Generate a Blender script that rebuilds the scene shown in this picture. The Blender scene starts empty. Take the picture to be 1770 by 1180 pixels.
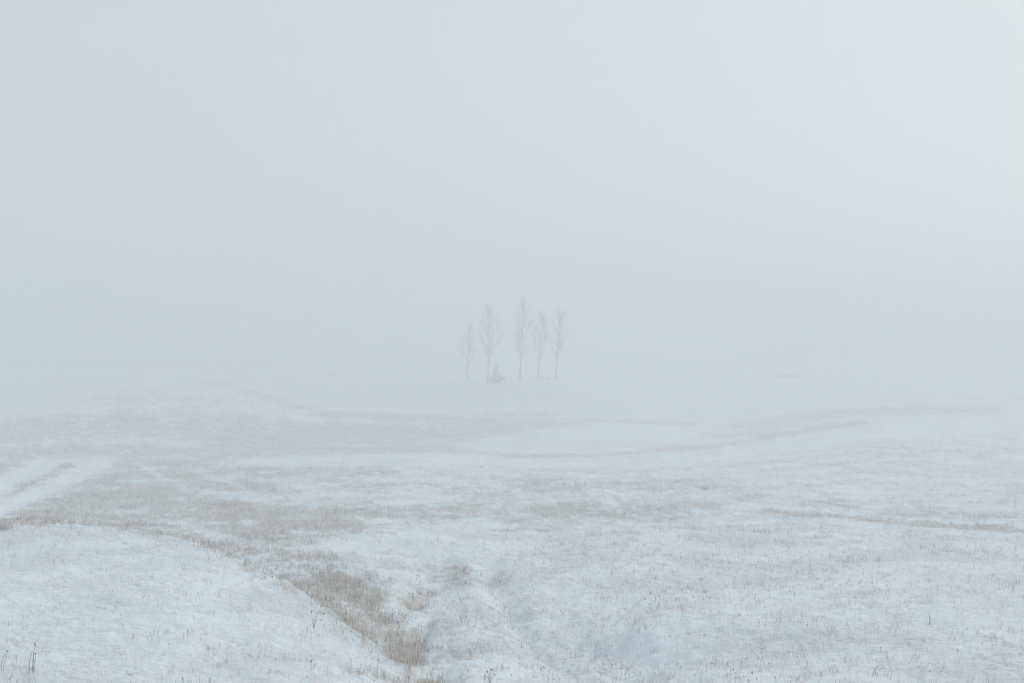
import bpy, math, random
import numpy as np

scene = bpy.context.scene
C = scene.collection

# ------------------------------------------------------------------ camera
CAM_Z = 6.0                      # eye height above the datum; camera ground is 1.7 m lower
FPX = 2458.0                     # focal length in photograph pixels (50 mm on 36 mm)
PITCH = math.atan(35.0 / FPX)    # the camera looks up by less than a degree
cam_data = bpy.data.cameras.new("camera")
cam_data.lens = 50.0
cam_data.sensor_width = 36.0
cam_data.clip_start = 0.1
cam_data.clip_end = 5000.0
cam = bpy.data.objects.new("camera", cam_data)
cam.location = (0.0, 0.0, CAM_Z)
cam.rotation_euler = (math.pi / 2 + PITCH, 0.0, 0.0)
C.objects.link(cam)
scene.camera = cam

# ------------------------------------------------------------------ daylight
SUN_EL = math.radians(33.0)
SUN_AZ = math.radians(52.0)      # clockwise from the view direction: sun behind cloud, off to the right
SUN_DIR = (math.sin(SUN_AZ) * math.cos(SUN_EL), math.cos(SUN_AZ) * math.cos(SUN_EL), math.sin(SUN_EL))
SKY_STRENGTH = 0.10
OVERCAST_MIX = 0.80              # share of the cloud sheet over the clear sky
HAZE_DENSITY = 0.0087
HAZE_COLOR = (0.835, 0.88, 0.908, 1.0)

world = bpy.data.worlds.new("World")
scene.world = world
world.use_nodes = True
wt = world.node_tree
wt.nodes.clear()
w_out = wt.nodes.new("ShaderNodeOutputWorld")
w_bg = wt.nodes.new("ShaderNodeBackground")
w_sky = wt.nodes.new("ShaderNodeTexSky")
w_sky.sky_type = 'NISHITA'
w_sky.sun_disc = False
w_sky.sun_elevation = SUN_EL
w_sky.sun_rotation = SUN_AZ
w_sky.air_density = 1.0
w_sky.dust_density = 4.0
w_sky.ozone_density = 1.0
w_tc = wt.nodes.new("ShaderNodeTexCoord")
w_dot = wt.nodes.new("ShaderNodeVectorMath"); w_dot.operation = 'DOT_PRODUCT'
w_dot.inputs[1].default_value = SUN_DIR
w_map = wt.nodes.new("ShaderNodeMapRange")
w_map.interpolation_type = 'SMOOTHSTEP'
w_map.inputs[1].default_value = -0.3
w_map.inputs[2].default_value = 0.85
w_ramp = wt.nodes.new("ShaderNodeMix"); w_ramp.data_type = 'RGBA'
w_ramp.inputs[6].default_value = (6.35, 7.55, 8.4, 1)      # cloud sheet away from the sun
w_ramp.inputs[7].default_value = (8.1, 8.55, 8.8, 1)   # thinner, brighter cloud round the hidden sun
w_mix = wt.nodes.new("ShaderNodeMix"); w_mix.data_type = 'RGBA'
w_mix.inputs[0].default_value = OVERCAST_MIX
wt.links.new(w_tc.outputs["Generated"], w_dot.inputs[0])
wt.links.new(w_dot.outputs["Value"], w_map.inputs[0])
wt.links.new(w_map.outputs[0], w_ramp.inputs[0])
wt.links.new(w_sky.outputs[0], w_mix.inputs[6])
wt.links.new(w_ramp.outputs[2], w_mix.inputs[7])
wt.links.new(w_mix.outputs[2], w_bg.inputs[0])
w_bg.inputs[1].default_value = SKY_STRENGTH
wt.links.new(w_bg.outputs[0], w_out.inputs[0])

sun_data = bpy.data.lights.new("sun", 'SUN')
sun_data.energy = 1.3
sun_data.angle = math.radians(14.0)
sun_data.color = (1.0, 0.95, 0.88)
sun = bpy.data.objects.new("sun", sun_data)
sun.rotation_euler = (math.pi / 2 - SUN_EL, 0.0, math.pi - SUN_AZ)
sun.location = (60, 60, 60)
C.objects.link(sun)

scene.view_settings.view_transform = 'Standard'
scene.view_settings.look = 'None'
scene.view_settings.exposure = -0.08
scene.view_settings.gamma = 1.0
scene.view_settings.use_curve_mapping = False
scene.cycles.volume_bounces = 4
scene.cycles.max_bounces = 8
scene.cycles.diffuse_bounces = 3

# ------------------------------------------------------------------ helpers
rng = np.random.default_rng(11)
random.seed(11)

def tag(o, label=None, cat=None, group=None, kind=None):
    if label: o["label"] = label
    if cat: o["category"] = cat
    if group: o["group"] = group
    if kind: o["kind"] = kind
    return o

def mesh_from(name, verts, tris=None, quads=None, smooth=False):
    """Mesh from numpy arrays (fast path)."""
    me = bpy.data.meshes.new(name)
    verts = np.asarray(verts, dtype=np.float32)
    nt = 0 if tris is None else len(tris)
    nq = 0 if quads is None else len(quads)
    me.vertices.add(len(verts)); me.vertices.foreach_set("co", verts.ravel())
    loops = []
    starts = []
    if nt:
        loops.append(np.asarray(tris, dtype=np.int32).ravel()); starts.append(np.arange(nt, dtype=np.int32) * 3)
    if nq:
        loops.append(np.asarray(quads, dtype=np.int32).ravel()); starts.append(nt * 3 + np.arange(nq, dtype=np.int32) * 4)
    loops = np.concatenate(loops); starts = np.concatenate(starts)
    me.loops.add(len(loops)); me.loops.foreach_set("vertex_index", loops)
    me.polygons.add(nt + nq); me.polygons.foreach_set("loop_start", starts)
    if smooth:
        me.polygons.foreach_set("use_smooth", np.ones(nt + nq, dtype=bool))
    me.update(calc_edges=True)
    return me

def link(name, me, mat=None, parent=None, loc=None):
    o = bpy.data.objects.new(name, me)
    C.objects.link(o)
    if mat is not None and me is not None and not me.materials: me.materials.append(mat)
    if parent is not None: o.parent = parent
    if loc is not None: o.location = loc
    return o

def hash01(ix, iy, seed):
    h = (ix.astype(np.int64) * 374761393 + iy.astype(np.int64) * 668265263 + seed * 1442695041) & 0xFFFFFFFF
    h = ((h ^ (h >> 13)) * 1274126177) & 0xFFFFFFFF
    return ((h ^ (h >> 16)) & 0xFFFFFF) / float(0xFFFFFF)

def vnoise(x, y, seed):
    """Gradient noise, about -0.7..0.7."""
    x0 = np.floor(x); y0 = np.floor(y)
    fx = x - x0; fy = y - y0
    ux = fx * fx * fx * (fx * (fx * 6 - 15) + 10); uy = fy * fy * fy * (fy * (fy * 6 - 15) + 10)
    def g(dx, dy):
        a = hash01(x0 + dx, y0 + dy, seed) * 2 * math.pi
        return np.cos(a) * (fx - dx) + np.sin(a) * (fy - dy)
    a = g(0, 0) * (1 - ux) + g(1, 0) * ux
    b = g(0, 1) * (1 - ux) + g(1, 1) * ux
    return a * (1 - uy) + b * uy

def fbm(x, y, seed, octaves=4, gain=0.5):
    s = 0; amp = 1.0
    for k in range(octaves):
        s = s + amp * vnoise(x * 2 ** k + 17.3 * k, y * 2 ** k - 9.1 * k, seed + k)
        amp *= gain
    return s

def pchip_eval(xk, yk, x):
    """Monotone cubic through knots along the last axis. xk, yk: (m, K), x: (m, n)."""
    h = np.diff(xk, axis=1); d = np.diff(yk, axis=1) / h
    m = np.zeros_like(yk)
    w1 = 2 * h[:, 1:] + h[:, :-1]; w2 = h[:, 1:] + 2 * h[:, :-1]
    same = d[:, :-1] * d[:, 1:] > 0
    with np.errstate(divide='ignore', invalid='ignore'):
        hm = (w1 + w2) / (w1 / d[:, :-1] + w2 / d[:, 1:])
    m[:, 1:-1] = np.where(same, hm, 0.0)
    m[:, 0] = d[:, 0]; m[:, -1] = d[:, -1]
    out = np.empty_like(x)
    for r in range(xk.shape[0]):
        i = np.clip(np.searchsorted(xk[r], x[r]) - 1, 0, xk.shape[1] - 2)
        hh = h[r, i]; t = np.clip((x[r] - xk[r, i]) / hh, 0, 1)
        t2 = t * t; t3 = t2 * t
        out[r] = ((2 * t3 - 3 * t2 + 1) * yk[r, i] + (t3 - 2 * t2 + t) * hh * m[r, i]
                  + (-2 * t3 + 3 * t2) * yk[r, i + 1] + (t3 - t2) * hh * m[r, i + 1])
    return out

# ------------------------------------------------------------------ the lie of the land
# Ridge and hollow lines surveyed from the viewpoint: (bearing as photo x, dip as photo y, distance in metres).
SURVEY = [
 [(-400,1180,21),(0,1180,22),(300,1180,22),(600,1180,23.5),(720,1180,26),(820,1180,25),(900,1180,25),(1050,1180,26.5),(1200,1180,25),(1400,1180,24),(1770,1180,23),(2200,1180,23)],
 [(-400,900,40),(0,903,40),(200,915,39),(330,937,37),(420,970,35),(480,1000,33),(560,1052,30.5),(640,1112,28),(700,1155,26.6),(750,1130,28.0),(820,1100,29.4),(900,1091,30),(980,1092,30.4),(1060,1080,30.4),(1150,1062,30.0),(1300,1055,29.4),(1770,1040,29),(2200,1040,29)],
 [(-400,912,48),(0,915,48),(200,930,46.5),(330,955,43.5),(420,985,39.5),(480,1008,36),(560,1050,33),(640,1100,30.2),(700,1130,28.4),(760,1044,34.6),(830,1002,37),(900,1004,37),(1000,988,38),(1100,978,38),(1400,965,38.5),(1770,955,40),(2200,955,40)],
 [(-400,890,56),(0,892,56),(200,902,54),(330,920,50),(420,935,46.5),(500,940,45),(600,930,46),(660,925,47),(740,916,49),(870,921,49),(1000,916,50),(1200,906,50.5),(1400,896,52),(1550,910,49),(1770,925,46.5),(2200,935,46)],
 [(-400,882,61),(0,884,61),(200,892,59),(330,906,55),(420,918,52),(500,925,50.5),(600,918,51),(660,914,52),(740,911,53),(870,915,53),(1000,909,54),(1200,899,54.5),(1400,890,56),(1550,903,53),(1770,918,50),(2200,928,49)],
 [(-400,842,74),(0,846,74),(400,850,70),(800,850,68),(1200,846,68),(1770,850,67),(2200,850,67)],
 [(-400,784,98),(0,789,98),(180,797,95),(400,790,100),(540,784,104),(700,780,106),(870,789,104),(960,795,102),(1100,789,104),(1300,770,110),(1400,750,116),(1540,728,122),(1770,722,124),(2200,716,126)],
 [(-400,790,112),(0,797,112),(180,803,108),(400,800,114),(540,796,118),(700,790,119),(870,791,116),(960,795,114),(1100,791,118),(1300,776,124),(1400,757,129),(1540,733,134),(1770,726,136),(2200,720,138)],
 [(-400,742,138),(0,745,140),(300,742,140),(500,748,142),(700,758,142),(800,766,140),(900,747,145),(1000,731,150),(1100,732,150),(1200,738,149),(1290,741,148),(1400,724,147),(1540,717,150),(1770,708,152),(2200,700,154)],
 [(-400,690,162),(0,692,162),(330,682,162),(450,691,160),(560,712,158),(700,724,160),(800,727,160),(900,730,160),(1000,735,162),(1100,736,161),(1200,741,160),(1300,742,160),(1400,726,160),(1540,719,162),(1770,709,165),(2200,700,168)],
 [(-400,640,198),(0,648,200),(200,645,200),(330,652,195),(450,681,180),(560,708,172),(700,716,172),(900,720,174),(1000,724,174),(1200,730,174),(1300,732,172),(1550,706,185),(1770,690,190),(2200,680,190)],
 [(-400,645,216),(0,650,216),(300,656,215),(500,668,211),(700,662,206),(820,657,202),(960,657,202),(1050,662,205),(1200,672,214),(1400,668,222),(1770,676,215),(2200,670,215)],
 [(-400,640,300),(900,640,300),(1180,640,300),(1330,602,315),(1480,578,330),(1620,590,325),(1770,612,315),(2200,622,310)],
 [(-400,632,480),(2200,632,480)],
 [(-400,628,900),(2200,628,900)],
]
def survey_profile(az):
    """Knots (distance, height above datum) along each bearing az (radians, clockwise from view)."""
    a = np.clip(az, -0.62, 0.62)
    px = 885 + FPX * np.tan(a)
    n = len(az)
    R = [np.zeros(n), np.full(n, 8.0)]
    Z = [np.full(n, -1.7), np.full(n, -2.7)]
    ca = np.cos(a)
    for line in SURVEY:
        L = np.array(line, dtype=float)
        q = np.clip(px, L[0, 0], L[-1, 0])[None, :]
        y = pchip_eval(L[None, :, 0], L[None, :, 1], q)[0]
        d = pchip_eval(L[None, :, 0], L[None, :, 2], q)[0]
        Z.append(d * np.tan(PITCH + np.arctan((590 - y) / FPX)))
        R.append(d / ca)
    return np.array(R).T.copy(), np.array(Z).T.copy() + CAM_Z

def project(x, y, z):
    """World point to photograph pixel."""
    zz = z - CAM_Z
    yc = y * math.cos(PITCH) + zz * math.sin(PITCH)
    zc = -y * math.sin(PITCH) + zz * math.cos(PITCH)
    yc = np.where(np.abs(yc) < 1e-3, 1e-3, yc)
    return 885 + FPX * x / yc, 590 - FPX * zc / yc

# ground cover: where the dead grass stands through the snow  (strokes: points, half-width, half-height, strength)
STROKES = [
 ([(40,884),(150,868),(260,862),(380,880),(470,902),(560,902)], 95, 34, 0.76),
 ([(120,832),(250,815),(350,830),(450,848)], 95, 28, 0.64),
 ([(190,802),(300,800),(420,812),(560,820),(640,818)], 90, 18, 0.55),
 ([(20,893),(200,900),(330,926),(430,955)], 36, 12, 0.66),
 ([(440,930),(520,962),(580,1002),(640,1052)], 64, 38, 0.60),
 ([(600,1020),(650,1062),(690,1110),(722,1155),(745,1190)], 42, 42, 0.68),
 ([(430,962),(500,1000),(560,1036),(625,1088)], 28, 14, 0.62),
 ([(600,886),(760,880),(900,890),(1050,884),(1190,878)], 110, 28, 0.52),
 ([(735,905),(800,908),(880,917),(960,914)], 30, 7, 0.45),
 ([(690,1056),(735,1022),(800,985)], 44, 22, 0.52),
 ([(800,990),(860,985),(905,990)], 40, 16, 0.34),
 ([(760,1180),(830,1120),(900,1100)], 60, 40, 0.30),
 ([(735,1060),(770,1110),(800,1180)], 44, 40, 0.32),
 ([(430,766),(600,750),(750,746),(900,738)], 110, 28, 0.78),
 ([(560,714),(700,722),(850,728),(970,733)], 40, 8, 0.75),
 ([(0,782),(200,778),(450,782),(700,774),(860,778)], 70, 15, 0.66),
 ([(20,745),(200,735),(420,738)], 120, 36, 0.60),
 ([(200,690),(400,700)], 140, 30, 0.42),
 ([(370,662),(450,684),(545,709)], 30, 7, 0.62),
 ([(1325,883),(1450,892),(1560,902),(1680,911),(1800,919)], 24, 6, 0.68),
 ([(1240,848),(1350,862),(1500,878),(1650,890),(1780,900)], 90, 24, 0.42),
 ([(880,790),(1050,785),(1200,774),(1300,762),(1400,743),(1480,732)], 30, 5, 0.72),
 ([(1180,762),(1300,746),(1400,738),(1480,734)], 50, 12, 0.5),
 ([(1290,738),(1360,724),(1450,713),(1580,708),(1700,709)], 50, 11, 0.58),
 ([(1560,694),(1770,686)], 60, 8, 0.40),
 ([(480,838),(760,838),(1000,840),(1200,840)], 160, 36, 0.44),
 ([(1000,905),(1250,915),(1400,930)], 140, 26, 0.34),
 ([(0,912),(14,911)], 12, 5, 0.6),
 ([(8,852),(60,832),(120,804)], 16, 8, 0.68),
 ([(-20,815),(30,800)], 30, 9, 0.62),
 ([(1080,1180),(1280,1165)], 40, 26, 0.26),
 ([(640,1165),(700,1180)], 40, 22, 0.40),
 ([(330,938),(420,968),(480,1000),(560,1050),(640,1110)], 26, 9, 0.42),
 ([(1000,800),(1300,800),(1600,780)], 220, 44, 0.36),
 ([(700,1120),(900,1060),(1050,1110)], 90, 50, 0.24),
 ([(1320,612),(1470,592),(1640,604)], 140, 34, 0.42),
 ([(870,735),(960,726),(1060,727),(1180,733)], 40, 5, 0.55),
 ([(1290,1010),(1600,1080)], 200, 44, 0.26),
]
BARE = [  # snow-filled wheel ruts and clean drift crests
 ([(-60,905),(0,880),(90,840),(178,799)], 18, 8.5, 1.0),
 ([(-40,872),(0,850),(40,822),(78,798)], 16, 7, 1.0),
 ([(470,797),(540,792),(640,789),(760,790),(860,797)], 50, 5, 0.7),
 ([(1000,801),(1150,797),(1300,783),(1400,765),(1540,742),(1700,735)], 60, 8, 0.65),
 ([(850,770),(930,754),(1000,745),(1080,747),(1160,753)], 44, 11, 0.9),
 ([(740,925),(800,935),(870,940)], 60, 9, 0.7),
 ([(600,935),(650,945)], 30, 10, 0.5),
 ([(238,800),(270,818),(318,842)], 6, 2.6, 0.40),
 ([(330,812),(370,826),(425,844)], 6, 2.6, 0.40),
 ([(360,852),(440,856)], 40, 6, 0.5),
]
def stroke_field(px, py, strokes):
    out = np.zeros_like(px)
    for pts, wx, wy, s in strokes:
        d2 = np.full_like(px, 1e9)
        for (x0, y0), (x1, y1) in zip(pts[:-1], pts[1:]):
            ax, ay = x0 / wx, y0 / wy; bx, by = x1 / wx, y1 / wy
            qx, qy = px / wx, py / wy
            L2 = (bx - ax) ** 2 + (by - ay) ** 2 + 1e-9
            t = np.clip(((qx - ax) * (bx - ax) + (qy - ay) * (by - ay)) / L2, 0, 1)
            d2 = np.minimum(d2, (qx - ax - t * (bx - ax)) ** 2 + (qy - ay - t * (by - ay)) ** 2)
        out = np.maximum(out, s * np.exp(-d2 * 0.75))
    return out

RILLS = [  # small banks and washouts in the snow
 ([(838,975),(872,1030),(905,1090),(960,1135),(1010,1190)], 24, 16, 0.26),
 ([(905,1095),(980,1112),(1060,1118)], 26, 14, 0.20),
 ([(690,1085),(740,1140),(785,1195)], 24, 18, 0.08),
 ([(640,945),(720,960),(800,975)], 40, 9, 0.10),
 ([(660,1070),(720,1040),(790,1000)], 26, 10, 0.06),
]
ROUGH = [([(660,1000),(760,1080),(880,1100),(1000,1130),(1100,1180)], 130, 70, 1.0),
         ([(450,930),(560,1000),(660,1080)], 60, 40, 0.8),
         ([(620,940),(900,960),(1200,980)], 150, 40, 0.5)]
def base_cover(px, py):
    """Thin scatter of grass over the open snow."""
    b = np.full_like(px, 0.11)
    right = 1 / (1 + np.exp(-(px - 620) / 60.0))
    mid = np.exp(-((py - 850) / 90.0) ** 2)
    b += 0.12 * right + 0.10 * mid * (0.4 + 0.6 * right)
    far_left = np.exp(-((py - 740) / 45.0) ** 2) * (1 - right)
    return b + 0.15 * far_left

# full-circle polar sheet, fine in front of the camera
azf = np.radians(np.linspace(-24, 24, 861))
azl = np.radians(np.concatenate([np.linspace(-180, -27, 46), np.linspace(27, 177, 46)]))
AZ = np.sort(np.concatenate([azf, azl]))
RAD = np.concatenate([np.array([0.6, 1.2, 2.2, 3.6, 5.5, 8, 11, 14.5, 17.5]),
                      np.geomspace(20, 62, 250), np.geomspace(62.5, 260, 250)[0:], np.geomspace(275, 760, 22)])
RK, ZK = survey_profile(AZ)
NA, NR = len(AZ), len(RAD)
Zg = pchip_eval(RK, ZK, np.repeat(RAD[None, :], NA, 0))
# soften the lines sideways a little
for _ in range(6):
    Zg[1:-1] = 0.25 * Zg[:-2] + 0.5 * Zg[1:-1] + 0.25 * Zg[2:]
Xg = np.sin(AZ)[:, None] * RAD[None, :]; Yg = np.cos(AZ)[:, None] * RAD[None, :]
PX, PY = project(Xg, Yg, Zg)
front = (np.abs(AZ) < 0.6)[:, None] & (RAD > 15)[None, :]
cov = np.where(front, np.maximum(stroke_field(PX, PY, STROKES), base_cover(PX, PY)), 0.15)
bare = np.where(front, stroke_field(PX, PY, BARE), 0.0)
patch = fbm(Xg * 0.35, Yg * 0.35, 5, 6, 0.72)              # patches a few metres wide
streak = fbm(Xg * 0.9 + 0.4 * Yg, Yg * 0.28, 9, 5, 0.7)
fine = fbm(Xg * 1.7, Yg * 0.8, 15, 4, 0.8)
drift = fbm(Xg * 0.07 + 3, Yg * 0.16, 19, 5, 0.65)
env = np.clip((cov - 0.05) * 2.2, 0, 1)
COV = np.clip((cov + env * (0.27 * patch + 0.22 * streak + 0.24 * fine + 0.18 * drift)) * (1 - bare), 0, 1)
# relief: hummocks, tussocks, wind-blown crust, wheel ruts
amp_far = np.clip(RAD / 25.0, 0.2, 1)[None, :]
Zg = Zg + amp_far * (0.10 * fbm(Xg * 0.22, Yg * 0.22, 21, 3) * (1 - 0.6 * bare)
      + (0.045 + 0.07 * COV) * fbm(Xg * 1.3, Yg * 1.3, 31, 3)
      + 0.050 * fbm(Xg * 1.1 + Yg * 0.5, Yg * 2.4, 41, 4)
      + (0.022 + 0.05 * COV) * fbm(Xg * 4.0, Yg * 4.0, 51, 2)) - stroke_field(PX, PY, RILLS) * front + amp_far * np.where(front, stroke_field(PX, PY, ROUGH), 0) * (0.10 * fbm(Xg * 1.5, Yg * 0.9, 61, 4, 0.6)) - 0.16 * bare * np.where(PX < 220, 1, 0) * (PY > 780)

def lookup(az, r, F):
    """Bilinear sample of a polar field."""
    i = np.clip(np.searchsorted(AZ, az) - 1, 0, NA - 2); j = np.clip(np.searchsorted(RAD, r) - 1, 0, NR - 2)
    u = np.clip((az - AZ[i]) / (AZ[i + 1] - AZ[i]), 0, 1); v = np.clip((r - RAD[j]) / (RAD[j + 1] - RAD[j]), 0, 1)
    return ((1 - u) * (1 - v) * F[i, j] + u * (1 - v) * F[i + 1, j] + (1 - u) * v * F[i, j + 1] + u * v * F[i + 1, j + 1])

def ground_z(x, y):
    x = np.atleast_1d(np.asarray(x, float)); y = np.atleast_1d(np.asarray(y, float))
    return lookup(np.arctan2(x, y), np.hypot(x, y), Zg)

def spot(px, py):
    """First ground point seen along a photo direction."""
    az = math.atan((px - 885) / FPX)
    r = np.linspace(20, 240, 6000)
    z = lookup(np.full_like(r, az), r, Zg)
    x = np.sin(az) * r; y = np.cos(az) * r
    _, q = project(x, y, z)
    k = int(np.argmax(q <= py))
    return float(x[k]), float(y[k]), float(z[k])

# ------------------------------------------------------------------ materials
def new_mat(name):
    m = bpy.data.materials.new(name); m.use_nodes = True
    nt = m.node_tree
    return m, nt, nt.nodes["Principled BSDF"]

def noise_node(nt, scale, detail, vec, rough=0.6):
    n = nt.nodes.new("ShaderNodeTexNoise"); n.inputs["Scale"].default_value = scale
    n.inputs["Detail"].default_value = detail; n.inputs["Roughness"].default_value = rough
    nt.links.new(vec, n.inputs["Vector"]); return n

def math_node(nt, op, a, b=None, clamp=False):
    n = nt.nodes.new("ShaderNodeMath"); n.operation = op; n.use_clamp = clamp
    for k, v in enumerate((a, b)):
        if v is None: continue
        if isinstance(v, (int, float)): n.inputs[k].default_value = v
        else: nt.links.new(v, n.inputs[k])
    return n.outputs[0]

def mix_rgb(nt, f, a, b):
    n = nt.nodes.new("ShaderNodeMix"); n.data_type = 'RGBA'
    for k, v in ((0, f), (6, a), (7, b)):
        if isinstance(v, (tuple, float, int)): n.inputs[k].default_value = v
        else: nt.links.new(v, n.inputs[k])
    return n.outputs[2]

def snow_material():
    m, nt, bs = new_mat("snow_over_dead_grass")
    tc = nt.nodes.new("ShaderNodeTexCoord"); P = tc.outputs["Object"]
    at = nt.nodes.new("ShaderNodeAttribute"); at.attribute_name = "cover"
    cover = at.outputs["Fac"]
    # streched thatch grain
    mp = nt.nodes.new("ShaderNodeMapping"); mp.inputs["Scale"].default_value = (1.0, 0.55, 1.0)
    nt.links.new(P, mp.inputs["Vector"])
    n1 = noise_node(nt, 1.6, 8, mp.outputs[0], 0.82)
    n2 = noise_node(nt, 9.0, 5, mp.outputs[0], 0.7)
    n3 = noise_node(nt, 38.0, 3, mp.outputs[0], 0.6)
    s = math_node(nt, 'ADD', math_node(nt, 'MULTIPLY', n1.outputs[0], 0.34),
                  math_node(nt, 'ADD', math_node(nt, 'MULTIPLY', n2.outputs[0], 0.36), math_node(nt, 'MULTIPLY', n3.outputs[0], 0.30)))
    # cover decides how much of the noise range shows thatch
    thr = math_node(nt, 'SUBTRACT', 0.57, math_node(nt, 'MULTIPLY', math_node(nt, 'MINIMUM', cover, 0.72), 0.36))
    f = nt.nodes.new("ShaderNodeMapRange"); f.interpolation_type = 'SMOOTHSTEP'
    nt.links.new(s, f.inputs[0]); nt.links.new(thr, f.inputs[1])
    nt.links.new(math_node(nt, 'ADD', thr, 0.19), f.inputs[2])
    straw = mix_rgb(nt, n3.outputs[0], (0.35, 0.24, 0.165, 1), (0.59, 0.455, 0.34, 1))
    snow = mix_rgb(nt, n1.outputs[0], (0.835, 0.91, 0.955, 1), (0.865, 0.925, 0.96, 1))
    fac = math_node(nt, 'MULTIPLY', f.outputs[0], 0.64)
    nt.links.new(mix_rgb(nt, fac, snow, straw), bs.inputs["Base Color"])
    bs.inputs["Roughness"].default_value = 0.75
    bs.inputs["Specular IOR Level"].default_value = 0.25
    # crust relief
    mp2 = nt.nodes.new("ShaderNodeMapping"); mp2.inputs["Scale"].default_value = (0.6, 1.3, 1.0)
    mp2.inputs["Rotation"].default_value = (0, 0, 0.35)
    nt.links.new(P, mp2.inputs["Vector"])
    b1 = noise_node(nt, 3.2, 6, mp2.outputs[0], 0.62)
    b2 = noise_node(nt, 14.0, 4, mp2.outputs[0], 0.6)
    bsum = math_node(nt, 'ADD', math_node(nt, 'MULTIPLY', b1.outputs[0], 1.0), math_node(nt, 'MULTIPLY', b2.outputs[0], 0.22))
    b0 = noise_node(nt, 0.33, 3, P, 0.55)
    mr = nt.nodes.new("ShaderNodeMapRange"); mr.interpolation_type = 'SMOOTHSTEP'
    nt.links.new(b0.outputs[0], mr.inputs[0])
    for k_, v_ in ((1, 0.36), (2, 0.64), (3, 0.62), (4, 1.0)): mr.inputs[k_].default_value = v_
    bu = nt.nodes.new("ShaderNodeBump"); nt.links.new(mr.outputs[0], bu.inputs["Strength"]); bu.inputs["Distance"].default_value = 0.30
    nt.links.new(bsum, bu.inputs["Height"]); nt.links.new(bu.outputs[0], bs.inputs["Normal"])
    return m

def vcol_material(name, rough=0.85, transl=0.0):
    m, nt, bs = new_mat(name)
    at = nt.nodes.new("ShaderNodeAttribute"); at.attribute_name = "tint"
    tc = nt.nodes.new("ShaderNodeTexCoord")
    n = noise_node(nt, 7.0, 3, tc.outputs["Object"])
    dark = nt.nodes.new("ShaderNodeMix"); dark.data_type = 'RGBA'; dark.blend_type = 'MULTIPLY'
    dark.inputs[0].default_value = 0.3
    nt.links.new(at.outputs["Color"], dark.inputs[6]); nt.links.new(n.outputs[0], dark.inputs[7])
    nt.links.new(dark.outputs[2], bs.inputs["Base Color"])
    bs.inputs["Roughness"].default_value = rough
    bs.inputs["Specular IOR Level"].default_value = 0.2
    return m

def bark_material(name, c0, c1, scale):
    m, nt, bs = new_mat(name)
    tc = nt.nodes.new("ShaderNodeTexCoord")
    mp = nt.nodes.new("ShaderNodeMapping"); mp.inputs["Scale"].default_value = (1, 1, 0.35)
    nt.links.new(tc.outputs["Object"], mp.inputs["Vector"])
    n = noise_node(nt, scale, 5, mp.outputs[0])
    nt.links.new(mix_rgb(nt, n.outputs[0], c0, c1), bs.inputs["Base Color"])
    bs.inputs["Roughness"].default_value = 0.9
    bu = nt.nodes.new("ShaderNodeBump"); bu.inputs["Strength"].default_value = 0.5
    nt.links.new(n.outputs[0], bu.inputs["Height"]); nt.links.new(bu.outputs[0], bs.inputs["Normal"])
    return m

M_SNOW = snow_material()
M_GRASS = vcol_material("dead_grass")
M_SEED = bark_material("seed_head_brown", (0.045, 0.028, 0.022, 1), (0.10, 0.065, 0.05, 1), 40)
M_STALK = bark_material("dead_stalk", (0.07, 0.05, 0.04, 1), (0.19, 0.14, 0.11, 1), 30)
M_STRAW = bark_material("straw_stalk", (0.30, 0.235, 0.18, 1), (0.55, 0.46, 0.37, 1), 30)
M_BARK = bark_material("grey_birch_bark", (0.10, 0.095, 0.09, 1), (0.24, 0.23, 0.22, 1), 9)
M_TWIG = bark_material("twig_bark", (0.09, 0.08, 0.075, 1), (0.18, 0.16, 0.15, 1), 12)
M_NEEDLE = bark_material("spruce_needles", (0.045, 0.06, 0.045, 1), (0.10, 0.12, 0.10, 1), 14)

# ------------------------------------------------------------------ ground
idx = np.arange(NA * NR).reshape(NA, NR)
ia = np.arange(NA); ib = (ia + 1) % NA
q = np.stack([idx[ia][:, :-1], idx[ia][:, 1:], idx[ib][:, 1:], idx[ib][:, :-1]], -1).reshape(-1, 4)[:, ::-1]
V = np.stack([Xg, Yg, Zg], -1).reshape(-1, 3)
cz = float(Zg[:, 0].mean())
V = np.concatenate([V, [[0, 0, cz]]])
fan = np.stack([np.full(NA, NA * NR), idx[ib, 0], idx[ia, 0]], -1)
gm = mesh_from("snowy_ground", V, tris=fan, quads=q, smooth=True)
a = gm.attributes.new("cover", 'FLOAT', 'POINT')
a.data.foreach_set("value", np.concatenate([COV.ravel(), [0.1]]).astype(np.float32))
ground = tag(link("ground", gm, M_SNOW), "rolling snow covered meadow with dead grass showing through", kind="structure")

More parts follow.
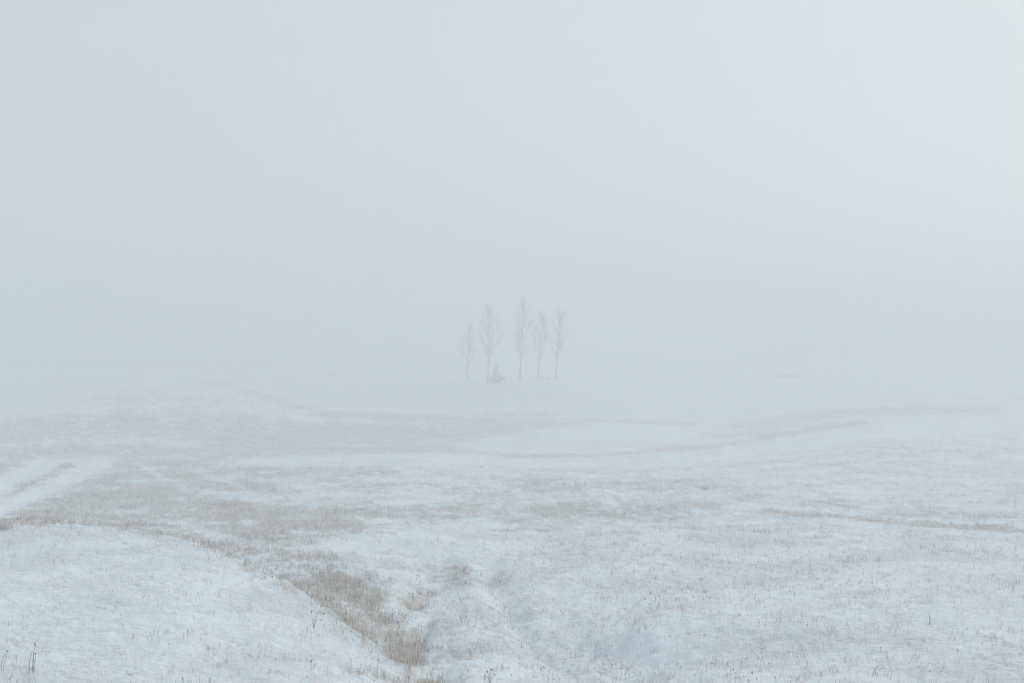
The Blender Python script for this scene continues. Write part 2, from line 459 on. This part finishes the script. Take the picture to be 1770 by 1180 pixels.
# ------------------------------------------------------------------ dead grass (uncountable)
def blade_mesh(name, x, y, z, h, w, lean_az, lean, face_az, col, curved):
    """Tapered blades; curved ones get three faces, the rest one."""
    n = len(x)
    dx, dy = np.cos(face_az) * w * 0.5, np.sin(face_az) * w * 0.5
    lx, ly = np.cos(lean_az), np.sin(lean_az)
    zb = z - 0.03
    b0 = np.stack([x - dx, y - dy, zb], -1); b1 = np.stack([x + dx, y + dy, zb], -1)
    tip = np.stack([x + lx * h * lean, y + ly * h * lean, z + h * np.sqrt(np.clip(1 - np.minimum(lean, .97) ** 2, 0.05, 1))], -1)
    c = curved
    mid = np.stack([x + lx * h * lean * 0.28, y + ly * h * lean * 0.28, z + h * 0.62 * np.ones(n)], -1)
    off = np.stack([dx * 0.7, dy * 0.7, np.zeros(n)], -1)
    m0, m1 = mid - off, mid + off
    droop = tip.copy()
    droop[:, 2] = z + h * (0.95 - 0.75 * np.clip(lean, 0, 1) ** 2)
    ns = int((~c).sum()); nc = int(c.sum())
    Vs = np.stack([b0[~c], b1[~c], tip[~c]], 1).reshape(-1, 3)
    Ts = np.arange(ns * 3).reshape(-1, 3)
    Vc = np.stack([b0[c], b1[c], m0[c], m1[c], droop[c]], 1).reshape(-1, 3)
    k = ns * 3 + np.arange(nc)[:, None] * 5
    Tc = np.concatenate([k + np.array([[0, 1, 3]]), k + np.array([[0, 3, 2]]), k + np.array([[2, 3, 4]])], 0)
    me = mesh_from(name, np.concatenate([Vs, Vc]), tris=np.concatenate([Ts, Tc]))
    cols = np.concatenate([np.repeat(col[~c], 3, 0), np.repeat(col[c], 5, 0)])
    at = me.color_attributes.new("tint", 'FLOAT_COLOR', 'POINT')
    at.data.foreach_set("color", np.concatenate([cols, np.ones((len(cols), 1))], 1).astype(np.float32).ravel())
    return me

def scatter(n, rmin, rmax, azmax=23.5):
    az = np.radians(rng.uniform(-azmax, azmax, n))
    r = 1.0 / rng.uniform(1.0 / rmax, 1.0 / rmin, n)
    return az, r

NB = 1100000
az, r = scatter(NB, 20, 230)
cv = lookup(az, r, COV)
clump = fbm(np.sin(az) * r * 3.0, np.cos(az) * r * 3.0, 77, 3, 0.8)
big = fbm(np.sin(az) * r * 0.5, np.cos(az) * r * 0.5, 83, 3)
prob = np.clip(cv ** 1.7 * np.clip(1 + 2.0 * clump + 1.6 * big, 0.05, 3) * np.where(r < 45, 0.46, 0.60) + 0.004, 0, 1)
prob = prob * np.where(cv < 0.4, 0.46, 1.0)
keep = rng.random(NB) < prob
az, r, cv = az[keep], r[keep], cv[keep]
gx, gy = np.sin(az) * r, np.cos(az) * r
# over the open snow the blades stand in small tufts
op = rng.random(len(az)) < np.clip(0.45 - cv, 0, 0.4) * 1.1
rep = np.where(op, rng.integers(3, 9, len(az)), 1)
first = np.repeat(op, rep)
gx, gy, cv = np.repeat(gx, rep), np.repeat(gy, rep), np.repeat(cv, rep)
tuft_az = rng.uniform(0, 6.283, len(gx)); spread = np.abs(rng.normal(0, 0.055, len(gx))) * first
gx = gx + np.cos(tuft_az) * spread * 1.6; gy = gy + np.sin(tuft_az) * spread
az, r = np.arctan2(gx, gy), np.hypot(gx, gy)
n = len(az)
gz = lookup(az, r, Zg)
hh = rng.uniform(0.04, 0.19, n) * (0.7 + 0.7 * cv) * np.where(rng.random(n) < 0.10, rng.uniform(1.3, 2.3, n), 1.0)
ww = np.maximum(0.0036, 0.00017 * r) * rng.uniform(0.6, 1.3, n)
stalk = (rng.random(n) < np.where(cv > 0.42, 0.13, 0.025)) & (r < 75)
hh = np.where(stalk, rng.uniform(0.10, 0.26, n), hh)
ww = np.where(stalk, np.maximum(np.where(cv > 0.42, 0.0080, 0.0058), 0.00028 * r) * rng.uniform(0.7, 1.2, n), ww)
lean = np.clip(rng.normal(0.62, 0.28, n) - 0.15 * cv, 0, 0.97)
lean = np.where((rng.random(n) < 0.35) & (cv < 0.5), rng.uniform(0.88, 0.985, n), lean)
lean_az = np.where(first, tuft_az, np.where(rng.random(n) < 0.62, 0.1, math.pi)) + rng.normal(0, 0.7, n)
face = rng.normal(0.0, 0.7, n)
pal = np.array([[0.43, 0.33, 0.24], [0.35, 0.25, 0.17], [0.26, 0.175, 0.12], [0.15, 0.10, 0.075], [0.74, 0.73, 0.72], [0.52, 0.45, 0.38]])
pick = rng.choice(len(pal), n, p=[0.22, 0.17, 0.12, 0.10, 0.23, 0.16])
col = pal[pick] * rng.uniform(0.8, 1.2, (n, 1))
col = np.where(stalk[:, None], np.array([0.135, 0.09, 0.065]) * rng.uniform(0.55, 1.5, (n, 1)), col)
curved = r < 48
grass = link("dead_grass", blade_mesh("dead_grass", gx, gy, gz, hh, ww, lean_az, lean, face, np.clip(col * np.array([1.72, 1.58, 1.40]), 0, 0.88), curved), M_GRASS)
tag(grass, "thin straw coloured dead grass poking through the snow all over the meadow", "grass", kind="stuff")

# little dark seed heads of withered meadow weeds, on short stems
FLECK = [
 ([(430,950),(520,985),(600,1030),(680,1080)], 46, 26, 1.0),
 ([(800,985),(850,985),(910,1000)], 40, 12, 0.55),
 ([(690,1040),(760,1010)], 40, 25, 0.30),
 ([(900,1060),(1010,1090),(1050,1110)], 60, 22, 0.35),
 ([(960,950),(1080,1000),(1180,1020)], 110, 40, 0.33),
 ([(1150,1030),(1290,1050)], 90, 40, 0.34),
 ([(1130,1165),(1290,1160)], 90, 28, 0.55),
 ([(820,1150),(1000,1150)], 120, 35, 0.16),
 ([(1400,1140),(1700,1130)], 120, 20, 0.10),
 ([(500,905),(900,895)], 120, 20, 0.25),
]
ns = 26000
az, r = scatter(ns, 21, 60)
x_, y_ = np.sin(az) * r, np.cos(az) * r
z_ = lookup(az, r, Zg)
px_, py_ = project(x_, y_, z_)
fl = stroke_field(px_, py_, FLECK) + 0.012
cl = fbm(x_ * 0.8, y_ * 0.8, 91, 3)
keep = rng.random(ns) < np.clip(fl * (0.55 + 2.6 * cl), 0, 1)
x_, y_, z_, r = x_[keep], y_[keep], z_[keep], r[keep]
n = len(x_)
oct_v = np.array([[1, 0, 0], [-.5, .87, 0], [-.5, -.87, 0], [0, 0, 1.15], [0, 0, -1.0]])
oct_t = np.array([[0, 1, 3], [1, 2, 3], [2, 0, 3], [1, 0, 4], [2, 1, 4], [0, 2, 4]])
size = rng.uniform(0.006, 0.0145, n)
hs = rng.uniform(0.02, 0.10, n)
ang = rng.uniform(0, 6.28, n)
tl = rng.uniform(0, 0.6, n)
tx, ty = x_ + np.cos(ang) * tl * hs * .6, y_ + np.sin(ang) * tl * hs * .6
tz = z_ + hs
ca, sa = np.cos(ang), np.sin(ang)
vx = oct_v[None, :, 0] * ca[:, None] - oct_v[None, :, 1] * sa[:, None]
vy = oct_v[None, :, 0] * sa[:, None] + oct_v[None, :, 1] * ca[:, None]
vz = np.repeat(oct_v[None, :, 2], n, 0) * rng.uniform(0.7, 1.7, (n, 1))
HV = np.stack([tx[:, None] + vx * size[:, None] + tl[:, None] * ca[:, None] * vz * size[:, None], ty[:, None] + vy * size[:, None], tz[:, None] + vz * size[:, None]], -1)
SV = np.stack([np.stack([x_ - .0016, y_, z_ - .03], -1), np.stack([x_ + .0016, y_, z_ - .03], -1), np.stack([tx + .0015, ty, tz], -1), np.stack([tx - .0015, ty, tz], -1)], 1)
VV = np.concatenate([HV, SV], 1).reshape(-1, 3)
k = np.arange(n)[:, None, None] * 9
TT = (k + np.concatenate([oct_t, [[5, 6, 7], [5, 7, 8]]])[None]).reshape(-1, 3)
fleck = tag(link("withered_weed_cover", mesh_from("withered_weed_cover", VV, tris=TT), M_SEED),
            "small dark brown seed heads on short stems scattered over the near snow", "weeds", kind="stuff")

# ------------------------------------------------------------------ tubes
class Tubes:
    def __init__(s): s.v = []; s.f = []
    def add(s, pts, radii, n=5):
        base = len(s.v)
        for k, p in enumerate(pts):
            a = pts[max(k - 1, 0)]; b = pts[min(k + 1, len(pts) - 1)]
            d = np.array(b, float) - np.array(a, float); d /= (np.linalg.norm(d) + 1e-9)
            u = np.cross(d, [0.3, 0.9, 0.2]); u /= (np.linalg.norm(u) + 1e-9); w = np.cross(d, u)
            for j in range(n):
                t = 2 * math.pi * j / n
                s.v.append(np.array(p, float) + radii[k] * (math.cos(t) * u + math.sin(t) * w))
        for k in range(len(pts) - 1):
            for j in range(n):
                a0 = base + k * n + j; a1 = base + k * n + (j + 1) % n
                s.f.append((a0, a1, a1 + n, a0 + n))
        s.f.append(tuple(base + j for j in range(n))[::-1]); e = base + (len(pts) - 1) * n
        s.f.append(tuple(e + j for j in range(n)))
    def blob(s, c, r, h, lean=(0, 0)):
        base = len(s.v); m = 6
        rings = [(-1, .35), (-.45, .95), (.2, 1.0), (.75, .6), (1, .15)]
        for (zz, rr) in rings:
            for j in range(m):
                t = 2 * math.pi * j / m
                s.v.append(np.array([c[0] + lean[0] * zz * h + r * rr * math.cos(t) * random.uniform(.8, 1.2),
                                     c[1] + lean[1] * zz * h + r * rr * math.sin(t) * random.uniform(.8, 1.2), c[2] + zz * h]))
        for k in range(len(rings) - 1):
            for j in range(m):
                a0 = base + k * m + j; a1 = base + k * m + (j + 1) % m
                s.f.append((a0, a1, a1 + m, a0 + m))
        s.f.append(tuple(base + j for j in range(m))[::-1]); e = base + (len(rings) - 1) * m
        s.f.append(tuple(e + j for j in range(m)))
    def build(s, name, mat, parent=None):
        me = bpy.data.meshes.new(name); me.from_pydata([tuple(p) for p in s.v], [], s.f); me.update()
        me.polygons.foreach_set("use_smooth", np.ones(len(me.polygons), dtype=bool))
        return link(name, me, mat, parent)

def empty(name, loc):
    o = bpy.data.objects.new(name, None); C.objects.link(o); o.location = loc
    o.empty_display_size = 0.3
    return o

# ------------------------------------------------------------------ the five bare trees and the spruce
def bare_tree(base_px, base_py, dist, top_px, top_py, crown_px, crown_from, label, seed, fork=False, nbranch=15):
    rnd = random.Random(seed)
    az = math.atan((base_px - 885) / FPX)
    x, y = math.tan(az) * dist, dist
    z = float(ground_z(x, y)[0])
    H = (base_py - top_py) / FPX * dist
    leanx = (top_px - base_px) / FPX * dist
    half = crown_px / FPX * dist * 0.5
    root = empty("bare_tree", (x, y, z - 0.05))
    tag(root, label, "tree", "bare trees standing in a row on the far rise")
    def axis(t):
        return np.array([leanx * t + 0.10 * math.sin(3.1 * t + seed), 0.12 * math.sin(2.3 * t + 2 * seed), H * t])
    r0 = 0.0085 * H + 0.01
    tr = Tubes()
    ts = np.linspace(0, 1, 14)
    tr.add([axis(t) for t in ts], [r0 * (1.25 if t == 0 else 1) * (1 - 0.9 * t) + 0.008 for t in ts], 8)
    tr.build("trunk", M_BARK, root)
    tw = Tubes()
    def grow_twigs(p, d, L, depth):
        pts = [p]; q = np.array(p)
        dd = np.array(d)
        for k in range(3):
            dd = dd + np.array([rnd.gauss(0, .15), rnd.gauss(0, .15), 0.12 + rnd.gauss(0, .1)]); dd /= np.linalg.norm(dd)
            q = q + dd * L / 3; pts.append(q.copy())
        tw.add(pts, [0.014, 0.011, 0.009, 0.006] if depth == 0 else [0.009, 0.008, 0.007, 0.005], 3)
        if depth < 1:
            for k in range(4):
                s_ = pts[1 + k % 3]
                e = dd + np.array([rnd.gauss(0, .55), rnd.gauss(0, .55), rnd.gauss(0.1, .3)]); e /= np.linalg.norm(e)
                grow_twigs(s_, e, L * rnd.uniform(.4, .7), depth + 1)
    for k in range(nbranch):
        t0 = crown_from + (0.95 - crown_from) * ((k + rnd.uniform(.1, .9)) / nbranch) ** 0.9
        a = k * 2.4 + rnd.uniform(-.4, .4)
        rel = (t0 - crown_from) / (1 - crown_from)
        if rnd.random() < 0.07: continue
        out = half * (0.55 + 0.75 * math.sin(math.pi * min(1, rel * 0.8 + 0.22))) * rnd.uniform(.45, 1.3) * (1 - 0.55 * rel)
        up = H * rnd.uniform(.13, .21) * (1.15 - rel * 0.5)
        p0 = axis(t0)
        pts = []
        for u in (0, .3, .6, 1):
            o = out * (1 - (1 - u) ** 1.35)
            pts.append(p0 + np.array([math.cos(a) * o, math.sin(a) * o, up * u ** 1.15]) + np.array([rnd.gauss(0, .03), rnd.gauss(0, .03), 0]) * (u > 0))
        b = Tubes()
        rb = r0 * 0.42 * (1 - 0.5 * rel)
        b.add(pts, [rb, rb * .75, rb * .5, rb * .25 + .004], 5)
        b.build("branch", M_TWIG, root)
        for u in (1, 1, 1, 2, 2, 2, 3, 3, 3, 3):
            d = (pts[u] - pts[u - 1]); d /= np.linalg.norm(d)
            d = d + np.array([rnd.gauss(0, .5), rnd.gauss(0, .5), rnd.gauss(.1, .25)]); d /= np.linalg.norm(d)
            grow_twigs(pts[u], d, up * rnd.uniform(.35, .6), 0)
    for k in range(46):       # short twigs straight off the stem
        t0 = rnd.uniform(max(.2, crown_from - .14), 1); a = rnd.uniform(0, 6.28)
        d = np.array([math.cos(a) * .6, math.sin(a) * .6, .7]); grow_twigs(axis(t0), d / np.linalg.norm(d), half * rnd.uniform(.25, .7), 0)
    o = tw.build("twigs", M_TWIG, root); o["kind"] = "stuff"
    if fork:
        b = Tubes(); p0 = axis(.55)
        b.add([p0, p0 + np.array([.25, .05, H * .08]), p0 + np.array([.55, .1, H * .2])], [r0 * .4, r0 * .3, .01], 5)
        b.build("branch", M_BARK, root)
    return root

bare_tree(807.5, 656, 202, 813, 566, 22, 0.30, "slim bare tree at the left end of the row, the shortest of the five", 3)
bare_tree(842, 660, 199, 847, 536, 31, 0.28, "bare tree rising right beside the small dark spruce", 7, nbranch=18)
bare_tree(899, 656, 202, 904, 524, 27, 0.25, "tallest bare tree, standing alone in the middle of the row", 12, nbranch=18)
bare_tree(931, 656, 203, 937, 545, 30, 0.33, "forked bare tree with a low twiggy shrub at its foot", 17, fork=True, nbranch=16)
bare_tree(961.5, 657, 202, 968, 547, 24, 0.30, "bare tree at the right end of the row with a thin slanting crown", 23, nbranch=15)

def spruce(px, py, dist, h_px, w_px):
    az = math.atan((px - 885) / FPX)
    x, y = math.tan(az) * dist, dist
    root = empty("spruce_tree", (x, y, float(ground_z(x, y)[0]) - 0.05))
    tag(root, "small dark spruce with layered boughs at the foot of a bare tree", "tree")
    H = h_px / FPX * dist; half = w_px / FPX * dist * 0.5
    t = Tubes(); t.add([(0, 0, 0), (0, 0, H * .5), (0, 0, H)], [.06, .04, .008], 6); t.build("trunk", M_BARK, root)
    protos = []
    for s in range(3):
        rnd = random.Random(60 + s)
        b = Tubes()
        spine = [np.array([u, 0, -.34 * u + .26 * u * u]) for u in np.linspace(0, 1, 5)]
        b.add(spine, [.012, .010, .008, .006, .003], 3)
        for k in range(30):     # needle sprays along the bough
            u = rnd.uniform(.12, 1); p = np.array([u, 0, -.34 * u + .26 * u * u])
            sgn = 1 if k % 2 else -1
            L = (.22 * (1.05 - u) + .07) * rnd.uniform(.7, 1.2)
            e = p + np.array([L * .75, sgn * L * .8, -.05 * rnd.random() + rnd.uniform(-.10, .06)])
            b.add([p, (p + e) / 2 + np.array([0, 0, .015]), e], [.020, .026, .006], 3)
        me = bpy.data.meshes.new("bough"); me.from_pydata([tuple(p) for p in b.v], [], b.f); me.update(); me.materials.append(M_NEEDLE)
        protos.append(me)
    rnd = random.Random(5)
    NBOUGH = 56
    for k in range(NBOUGH):
        u = (k + .5) / NBOUGH
        u = u ** 1.15
        o = bpy.data.objects.new("bough", protos[k % 3]); C.objects.link(o); o.parent = root
        a = k * 2.39996 + rnd.uniform(-.25, .25)
        s = half * (1 - u) * rnd.uniform(.58, 1.22) + .06
        o.location = (0, 0, H * (.06 + .88 * u)); o.rotation_euler = (0, -0.05 - 0.55 * u + rnd.uniform(-.12, .12), a); o.scale = (s, s, s * (1 + .5 * u))
    return root
spruce(858, 659, 198.5, 37, 33)

def twig_shrub(name, px, py, dist, w_px, h_px, label, n, seed, cat="shrub"):
    rnd = random.Random(seed)
    if dist:
        az = math.atan((px - 885) / FPX); x, y = math.tan(az) * dist, dist; z = float(ground_z(x, y)[0])
    else:
        x, y, z = spot(px, py); dist = y
    root = empty(name, (x, y, z - .03)); tag(root, label, cat, "low shrubs in the mist")
    W = w_px / FPX * dist; Hh = h_px / FPX * dist
    st = Tubes(); tw = Tubes()
    for k in range(n):
        bx = rnd.uniform(-.42, .42) * W; by = rnd.uniform(-.25, .25) * W * .6
        tx = bx + rnd.gauss(0, .16) * W; ty = by + rnd.gauss(0, .1) * W
        h = Hh * rnd.uniform(.55, 1.05) * (1 - .5 * abs(bx) / (W * .5))
        p = [np.array([bx, by, 0]), np.array([bx + .4 * (tx - bx), by, h * .55]), np.array([tx, ty, h])]
        st.add(p, [.014, .011, .006], 3)
        for j in range(4):
            q = p[1] + (p[2] - p[1]) * rnd.uniform(-.3, .8)
            tw.add([q, q + np.array([rnd.gauss(0, .2) * Hh, rnd.gauss(0, .15) * Hh, rnd.uniform(.1, .4) * Hh])], [.007, .004], 3)
    st.build("stems", M_TWIG, root)["kind"] = "stuff"; tw.build("twigs", M_TWIG, root)["kind"] = "stuff"
    return root
twig_shrub("low_shrub", 942, 655, 202.5, 20, 7, "low twiggy shrub at the foot of the forked bare tree", 22, 4)
twig_shrub("low_shrub", 576, 655, 250, 22, 6, "faint low shrub alone on the misty slope left of the trees", 26, 14)
twig_shrub("low_shrub", 1362, 655, 236, 60, 7, "faint long low scrub patch in the mist far right of the trees", 60, 19)

# ------------------------------------------------------------------ dead weeds and tufts that stand out in the near snow
def weed(px, py, label, stems, mat=M_STALK, w=1.0, name="dead_weed", cat="weed", group=None):
    """stems: list of (dx, h, lean, head) in photo pixels at the weed's own distance; head = seed head size or 0."""
    x, y, z = spot(px, py)
    k = y / FPX
    rnd = random.Random(int(px * 7 + py))
    root = empty(name, (x, y, z - .03)); tag(root, label, cat, group or "dead weeds standing out of the near snow")
    for dx, h, lean, head in stems:
        H = h * k + .03
        s = Tubes(); X = dx * k; LX = lean * k; yo = rnd.uniform(-.06, .06)
        pts = [np.array([X + LX * u ** 1.7 + rnd.gauss(0, .004), yo + rnd.gauss(0, .01) * u, H * (u if abs(lean) < h * .6 else math.sin(u * 2.1) / math.sin(math.pi / 2))]) for u in np.linspace(0, 1, 6)]
        s.add(pts, [w * .0048 * (1 - .45 * u) for u in np.linspace(0, 1, 6)], 5)
        so = s.build("stem", mat, root)
        if head:
            b = Tubes(); b.blob(pts[-1] + np.array([0, 0, head * k * .4]), head * k * .55, head * k * .85, (random.uniform(-.3, .3), 0))
            b.build("seed_head", M_SEED, so)
    return root

weed(57, 1160, "tallest dark dead stalks, close together in the lower left snow", [(0, 50, 6, 0), (3, 46, 4, 2.4), (-3, 38, 6, 0), (5, 30, 3, 2.0), (-5, 20, 2, 0)], w=1.15)
weed(4, 1160, "pair of leaning dead stalks at the extreme left edge near the bottom", [(0, 38, 8, 0), (5, 34, 7, 2.0)], w=.9)
weed(14, 951, "short lone stalk with one dark head just below the left grass tuft", [(0, 17, 3, 1.6)], w=.9)
weed(73, 951, "small bowed grass stem on the crest of the left mound", [(0, 9, 6, 0)], w=.9)
weed(18, 1176, "short slanting twig in the bottom left corner", [(0, 9, 7, 0)], w=1.2)
weed(543, 1084, "forked weed with dark seed heads on the mound above the grassy gully", [(0, 27, -3, 2.4), (1, 36, 12, 2.2), (0, 14, 13, 1.8), (0, 28, 18, 2.0)], w=.9)
weed(540, 1157, "stubby weed with one dark head low on the left mound", [(0, 15, -1, 2.6), (2, 9, 3, 1.6)])
weed(606, 1164, "slender straw stalk by the gully grass near the bottom edge", [(0, 38, -2, 0), (2, 30, 1, 0), (-3, 22, -4, 0)], M_STRAW)
weed(652, 1172, "straight dead stalk with brown head beside the bottom of the gully grass", [(0, 31, 2, 2.0), (-3, 20, -2, 0)])
weed(847, 1179, "reddish brown weed with several heads at the bottom centre", [(0, 18, -5, 2.2), (0, 22, 3, 2.4), (1, 12, 6, 1.8), (-1, 11, -9, 1.6)])
weed(1078, 1174, "two hair thin tall stalks in the snow right of bottom centre", [(-4, 38, 0, 0), (2, 44, 6, 0)], M_STRAW, .8)
weed(426, 940, "lone upright stalk in the brown grass behind the left mound", [(0, 20, 0, 0), (3, 12, 2, 1.6)])
weed(1605, 1077, "single notched stalk standing alone in the open right snow", [(0, 15, 0, 0), (-1, 12, 0, 1.6)])
weed(1746, 1023, "thin leaning stalk near the right edge below the grassy ledge", [(0, 16, 5, 0), (3, 11, 2, 0)], M_STRAW)
weed(1511, 1168, "bowed dark twigs near the bottom right, arching to the right", [(0, 18, 16, 0), (-4, 16, 6, 0), (2, 14, 18, 0)])
weed(1409, 1072, "little arch of bent grass stems in the right foreground snow", [(-6, 8, 9, 0), (0, 9, 10, 0), (6, 8, 8, 0)], M_STALK, .8)
weed(1688, 911, "thick bunch of upright stalks on the grassy ledge at right", [(-4, 21, 0, 0), (-1, 23, 1, 0), (2, 17, 0, 0), (5, 20, -1, 0), (9, 14, 1, 0), (14, 17, 0, 0)], w=1.2)
weed(1740, 914, "two or three upright stalks on the ledge right of the thick bunch", [(0, 18, 0, 0), (8, 21, 1, 0), (11, 16, 0, 0)], w=1.1)
weed(1751, 878, "tall stalks on the slope above the ledge, nearest the right edge", [(0, 22, 0, 0), (3, 24, 0, 0), (6, 18, 1, 0)], w=1.1)
weed(1740, 854, "highest stalk pair on the right slope, left of the tall stalks", [(0, 15, -1, 0), (8, 12, 0, 0), (17, 13, 0, 0)], w=1.1)

def tuft(px, py, wpx, hpx, n, label):
    x, y, z = spot(px, py); k = y / FPX
    rnd = random.Random(int(px + 3 * py))
    root = empty("grass_tuft", (x, y, z - .03)); tag(root, label, "grass tuft", "grass tufts in the snow")
    t = Tubes()
    for i in range(n):
        bx = rnd.gauss(0, .25) * wpx * k; by = rnd.gauss(0, .25) * wpx * k
        h = hpx * k * rnd.uniform(.5, 1.1); l = rnd.gauss(.1, .35) * h
        t.add([np.array([bx, by, 0]), np.array([bx + l * .35, by, h * .6]), np.array([bx + l, by + rnd.gauss(0, .1) * h, h])], [.006, .005, .002], 3)
    t.build("blades", M_STRAW, root)["kind"] = "stuff"
tuft(8, 914, 26, 13, 60, "bushy tan grass tuft on the mound crest at the left edge")
tuft(40, 840, 34, 12, 34, "grey brown grass tuft between the two white wheel ruts")
tuft(1218, 846, 14, 8, 40, "dark little tuft on the right hand slope above the grassy ledge")
tuft(228, 1166, 14, 9, 12, "pale small tuft low on the left mound near the bottom edge")

# ------------------------------------------------------------------ fog
def haze_box(r, z0, z1):
    v = [(sx * r, sy * r, z) for z in (z0, z1) for sx, sy in ((-1, -1), (1, -1), (1, 1), (-1, 1))]
    f = [(3, 2, 1, 0), (4, 5, 6, 7), (0, 1, 5, 4), (1, 2, 6, 5), (2, 3, 7, 6), (3, 0, 4, 7)]
    me = bpy.data.meshes.new("haze"); me.from_pydata(v, [], f); me.update()
    m = bpy.data.materials.new("fog"); m.use_nodes = True
    nt = m.node_tree; nt.nodes.clear()
    out = nt.nodes.new("ShaderNodeOutputMaterial"); pv = nt.nodes.new("ShaderNodeVolumePrincipled")
    pv.inputs["Color"].default_value = HAZE_COLOR
    pv.inputs["Density"].default_value = HAZE_DENSITY
    pv.inputs["Anisotropy"].default_value = 0.20
    nt.links.new(pv.outputs[0], out.inputs["Volume"])
    o = link("haze", me, m)
    tag(o, "cold pale fog hanging over the whole meadow", "fog", kind="stuff")
zmin = float(Zg.min())
haze_box(800.0, zmin - 1.0, CAM_Z + 11.0)
